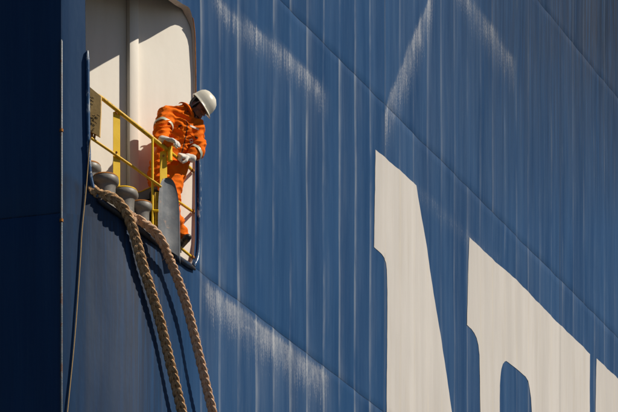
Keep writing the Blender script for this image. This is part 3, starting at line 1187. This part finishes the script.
def fold(c_):
    p = c_ - Q(178, 150, 27.65)
    q = Vector((p.x * 0.9 + p.z * 0.5, p.y, p.z - p.x * 0.35))
    a = noise.noise(Vector((q.x * 5, q.y * 5, q.z * 17)) + noise.noise_vector(p * 6) * 1.1)
    b = noise.noise(Vector((q.x * 13, q.y * 11, q.z * 30)) + noise.noise_vector(p * 11) * 0.8 + Vector((7, 3, 1)))
    ridge = 1 - abs(a) * 2.4
    return 0.020 * max(-0.4, ridge) - 0.006 + 0.007 * b


bm = bmesh.new()
fl = (Vector((0.35, -0.94, 0)).normalized(), 0.72)
balls(bm, J['neck'].lerp(J['chest'], 0.32), J['chest'], 0.112, 0.163, fl)
balls(bm, J['chest'], J['belly'], 0.163, 0.155, fl)
balls(bm, J['belly'], J['pelv'], 0.155, 0.170, fl)
balls(bm, J['pelv'], J['hipL'].lerp(J['hipR'], 0.5), 0.16, 0.165, fl)
balls(bm, J['shR'], J['neck'], 0.075, 0.075)
balls(bm, J['shL'], J['neck'], 0.070, 0.075)
balls(bm, J['shR'], J['chest'], 0.08, 0.11, fl)
balls(bm, J['shL'], J['chest'], 0.072, 0.12, fl)
balls(bm, J['shR'], J['elR'], 0.083, 0.066)
balls(bm, J['elR'], J['wrR'], 0.062, 0.046)
balls(bm, J['shL'], J['elL'], 0.076, 0.062)
balls(bm, J['elL'], J['wrL'].lerp(J['elL'], 0.12), 0.058, 0.044)
for s_ in 'LR':
    balls(bm, J['hip' + s_], J['kn' + s_], 0.115, 0.085)
    balls(bm, J['kn' + s_], J['an' + s_], 0.085, 0.062)
cover = fuse(bm, 'coverall', 0.0075, 5, fold)
co_o = link('coverall', cover, M['orange'], man)
bvh = BVHTree.FromPolygons([v.co[:] for v in cover.vertices], [tuple(p.vertices) for p in cover.polygons])


def on_cloth(X, Y, off):
    r = (Q(X, Y, 1) - CAM).normalized()
    hit = bvh.ray_cast(CAM + r * 20, r)
    return None if hit[0] is None else hit[0] - r * off


def patch(name, poly, mat, off=0.004, step_=0.8, th=0.0):
    """a small sheet lying on the cloth inside a polygon"""
    xs = [p[0] for p in poly]
    ys = [p[1] for p in poly]
    pl = subdiv(poly, step_)
    ov, fs = cdt_sheet(lin(min(xs), max(xs), step_), lin(min(ys), max(ys), step_), pl, None, step_ * 0.3)
    pts = [on_cloth(p.x, p.y, off) for p in ov]
    ok = [p is not None for p in pts]
    fs = [f for f in fs if all(ok[i] for i in f)]
    bm_ = bmesh.new()
    vv = [bm_.verts.new(p if p else CAM) for p in pts]
    for f in fs:
        bm_.faces.new([vv[i] for i in f])
    bmesh.ops.delete(bm_, geom=[v for v in bm_.verts if not v.link_faces], context='VERTS')
    return bobj(name, bm_, mat, man)


patch('pocket_flap', [(171.5, 120.5), (180, 126.6), (179.3, 129.2), (170.8, 123.2)], M['orange'], 0.009)
patch('pocket_flap', [(189.6, 130.6), (198, 136.4), (197.2, 139.0), (189, 133.0)], M['orange'], 0.009)
patch('pen_slot', [(178, 125.5), (181.5, 124.6), (181.8, 126.2), (178.6, 127.4)], M['dark'], 0.012)
patch('pen_slot', [(195.2, 136.2), (198, 137.2), (197.6, 139.2), (195, 138)], M['dark'], 0.012)
patch('name_print', [(190.3, 124.5), (199, 128.6), (198.6, 130.4), (189.8, 126.2)], M['white'], 0.005, 0.6)
patch('badge', [(189.4, 139.2), (192.8, 138.6), (193.2, 143.0), (190.2, 143.6)], M['white'], 0.005, 0.6)
patch('badge', [(190.4, 139.8), (192.2, 139.6), (192.3, 141.2), (190.5, 141.4)], M['red'], 0.009, 0.5)
zp = [(186.5, 120), (187.2, 124), (187.0, 130), (185.5, 138), (183.5, 147), (181.5, 153)]
patch('zip', [(x - 0.45, y) for x, y in zp] + [(x + 0.45, y) for x, y in zp[::-1]], M['dark'], 0.005, 0.7)
# collar
bm = bmesh.new()
cc = J['neck'].lerp(hp(-0.03, 0, -0.05), 0.12)
cax = (hp(-0.03, 0, -0.05) - J['neck']).normalized()
cu = cax.cross(Vector((0, 1, 0))).normalized()
cv = cax.cross(cu)
S = 28
rows = []
for r_, z_ in ((0.082, -0.03), (0.080, 0.0), (0.086, 0.014), (0.094, 0.006), (0.108, -0.018), (0.100, -0.03)):
    row = []
    for j in range(S):
        an = R(20) + j / (S - 1) * R(325)
        lift = 0.004 * math.sin(an * 2)
        row.append(bm.verts.new(cc + (cu * math.cos(an) + cv * math.sin(an)) * r_ + cax * (z_ + lift)))
    rows.append(row)
for a_, b_ in zip(rows, rows[1:]):
    for j in range(S - 1):
        bm.faces.new((a_[j], a_[j + 1], b_[j + 1], b_[j]))
bobj('collar', bm, M['orange'], man)


def band(pa, pb, t, r_, wd):
    ax = (pb - pa).normalized()
    c_ = pa.lerp(pb, t)
    u = ax.cross(Vector((0, 0, 1))).normalized()
    v = ax.cross(u)
    for rr2, w2, mat, nm in ((r_, wd, M['band'], 'reflective_band'),):
        bm_ = bmesh.new()
        rw = []
        for z_, k_ in ((-w2, 0.94), (-w2, 1.0), (-w2 * 0.3, 1.015), (w2 * 0.3, 1.0), (w2, 1.0), (w2, 0.94)):
            rw.append([bm_.verts.new(c_ + ax * (z_ + 0.003 * math.sin(j * 1.3)) + (u * math.cos(j * math.tau / 32) + v * math.sin(j * math.tau / 32)) * rr2 * k_ * (1 + 0.02 * math.sin(j * 0.9))) for j in range(32)])
        for a_, b_ in zip(rw, rw[1:]):
            for j in range(32):
                bm_.faces.new((a_[j], a_[(j + 1) % 32], b_[(j + 1) % 32], b_[j]))
        bobj(nm, bm_, mat, man)


band(J['shR'], J['elR'], 0.42, 0.090, 0.015)
band(J['elL'], J['wrL'], 0.28, 0.070, 0.014)

# gloves: palm, four bent fingers and a thumb each
def glove(wrist, to, up, curl, closed_on):
    """to = direction of the hand, up = back of the hand, fingers curl away from up"""
    to = to.normalized()
    up = (up - to * up.dot(to)).normalized()
    side = to.cross(up)
    bm_ = bmesh.new()
    pc = wrist + to * 0.05
    for k_, y_ in enumerate((-0.027, -0.009, 0.009, 0.027)):
        balls(bm_, wrist + side * y_ * 0.6, wrist + to * 0.074 + side * y_, 0.021, 0.0165)
        L = (0.029, 0.034, 0.032, 0.026)[k_]
        p = wrist + to * 0.074 + side * y_
        d_ = to.copy()
        ax = side
        for j in range(3):
            ang = curl[j] * (1 + 0.08 * (k_ - 1.5))
            d_ = (Matrix.Rotation(-ang, 3, ax) @ d_).normalized()
            q_ = p + d_ * L * (1, 0.75, 0.6)[j]
            balls(bm_, p, q_, 0.0125 - 0.001 * j, 0.0118 - 0.001 * j)
            p = q_
    th = wrist + to * 0.02 - side * 0.03
    t1 = th + (to * 0.5 - side * 0.75 - up * 0.45).normalized() * 0.045
    t2 = t1 + (to * 0.9 - side * 0.1 - up * 0.6).normalized() * 0.035
    balls(bm_, th, t1, 0.018, 0.014)
    balls(bm_, t1, t2, 0.014, 0.011)
    balls(bm_, wrist - to * 0.05, wrist, 0.040, 0.032)
    return link('glove', fuse(bm_, 'glove', 0.0032, 3), M['glove'], man)


glove(J['wrR'] + Vector((-0.008, -0.02, 0.016)), Vector((0.85, -0.42, -0.22)), Vector((0.15, -0.15, 1)), (R(18), R(30), R(22)), None)
glove(J['wrL'] + Vector((0.0, -0.02, 0.0)), Vector((-0.72, -0.5, -0.05)), Vector((0.25, -0.55, 0.8)), (R(78), R(80), R(55)), None)

# boots
for s_, (bx_, by_) in (('L', (183.0, 0)), ('R', (165, 0))):
    bm = bmesh.new()
    an = J['an' + s_]
    toe = Vector((0.35, -0.9, 0)).normalized()
    base = Vector((an.x + 0.004, an.y, fz + 0.032))
    balls(bm, an, base + Z * 0.01, 0.043, 0.043)
    balls(bm, base - toe * 0.05, base + toe * 0.10, 0.040, 0.040, (Z, 0.8))
    balls(bm, base + toe * 0.10, base + toe * 0.15, 0.042, 0.036, (Z, 0.8))
    link('boot', fuse(bm, 'boot', 0.005, 3), M['boot'], man)

# hair and beard, a skin a few millimetres off the head
for nm, parts_ in (('hair', [(-0.018, 0, 0.028, 0.092, 0.078, 0.086), (-0.045, 0, 0.005, 0.055, 0.064, 0.045)]),
                   ('beard', [(0.036, 0, -0.066, 0.054, 0.060, 0.044), (0.058, 0, -0.092, 0.031, 0.036, 0.026), (0.088, 0, -0.0495, 0.010, 0.024, 0.005)])):
    bm = bmesh.new()
    for p_ in parts_:
        ell(bm, 0, *p_)
    link(nm, fuse(bm, nm, 0.004, 2), M['hair'], man)

# hard hat
hat = bobj('hard_hat', bmesh.new(), M['hat'], man)
bm = bmesh.new()
seg = 48
rows = []
HO = 0.048   # height of the rim over the head's centre
prof = [(1.22, -0.004), (1.20, 0.002), (1.04, 0.006), (1.01, 0.022), (0.985, 0.05), (0.90, 0.085), (0.74, 0.112), (0.50, 0.130), (0.25, 0.137), (0.02, 0.139)]
for k_, (rr_, zz) in enumerate(prof):
    row = []
    for j in range(seg):
        an = j * math.tau / seg
        cf, sf = math.cos(an), math.sin(an)
        rF, rS = 0.121, 0.104
        m = rr_
        if k_ < 2:                     # peak in front, narrow gutter elsewhere
            m = 1.07 + 0.26 * max(0, cf) ** 2.5
        zz2 = zz - (0.010 * max(0, cf) ** 2 if k_ < 2 else 0)
        rib = 0.004 * math.exp(-(sf / 0.16) ** 2) if k_ >= 4 else 0
        row.append(bm.verts.new(hp(cf * rF * m - 0.004, sf * rS * m, HO + zz2 + rib)))
    rows.append(row)
inner = [[bm.verts.new(hp(math.cos(j * math.tau / seg) * 0.121 * m_ - 0.004, math.sin(j * math.tau / seg) * 0.104 * m_, HO + z_)) for j in range(seg)] for m_, z_ in ((0.985, 0.0), (0.94, 0.05), (0.7, 0.1), (0.05, 0.12))]
allr = [inner[3], inner[2], inner[1], inner[0]] + rows
for a_, b_ in zip(allr, allr[1:]):
    for j in range(seg):
        bm.faces.new((a_[j], a_[(j + 1) % seg], b_[(j + 1) % seg], b_[j]))
bm.faces.new(rows[-1])
bm.faces.new(inner[3][::-1])
me = tomesh(bm, 'hard_hat', True, 50)
me.materials.append(M['hat'])
hat.data = me
# straps and suspension band
bm = bmesh.new()
for s_ in (-1, 1):
    pts = [hp(0.030, s_ * 0.083, HO), hp(0.018, s_ * 0.082, 0.01), hp(0.012, s_ * 0.076, -0.04), hp(0.03, s_ * 0.058, -0.088), hp(0.055, s_ * 0.02, -0.118)]
    tube(bm, smooth_path(pts, 5), 0.0055, 8)
    pts = [hp(-0.04, s_ * 0.080, HO), hp(-0.02, s_ * 0.084, -0.01), hp(0.010, s_ * 0.079, -0.045)]
    tube(bm, smooth_path(pts, 5), 0.0045, 8)
bobj('chin_strap', bm, M['strap'], man)

# ------------------------------------------------------------------ quay and harbour water
bm = bmesh.new()
c = P0 + N * 3.2
c.z = 0
q = [c - D * 150, c + D * 250, c + D * 250 + N * 300, c - D * 150 + N * 300]
prism(bm, q, Z * -3)
o = bobj('quay', bm, M['quay'], None, False)
o['kind'] = 'structure'
bm = bmesh.new()
vv = [bm.verts.new(Vector(p)) for p in ((-900, -900, -1.6), (900, -900, -1.6), (900, 900, -1.6), (-900, 900, -1.6))]
bm.faces.new(vv)
o = bobj('water', bm, M['water'], None, False)
o['kind'] = 'structure'
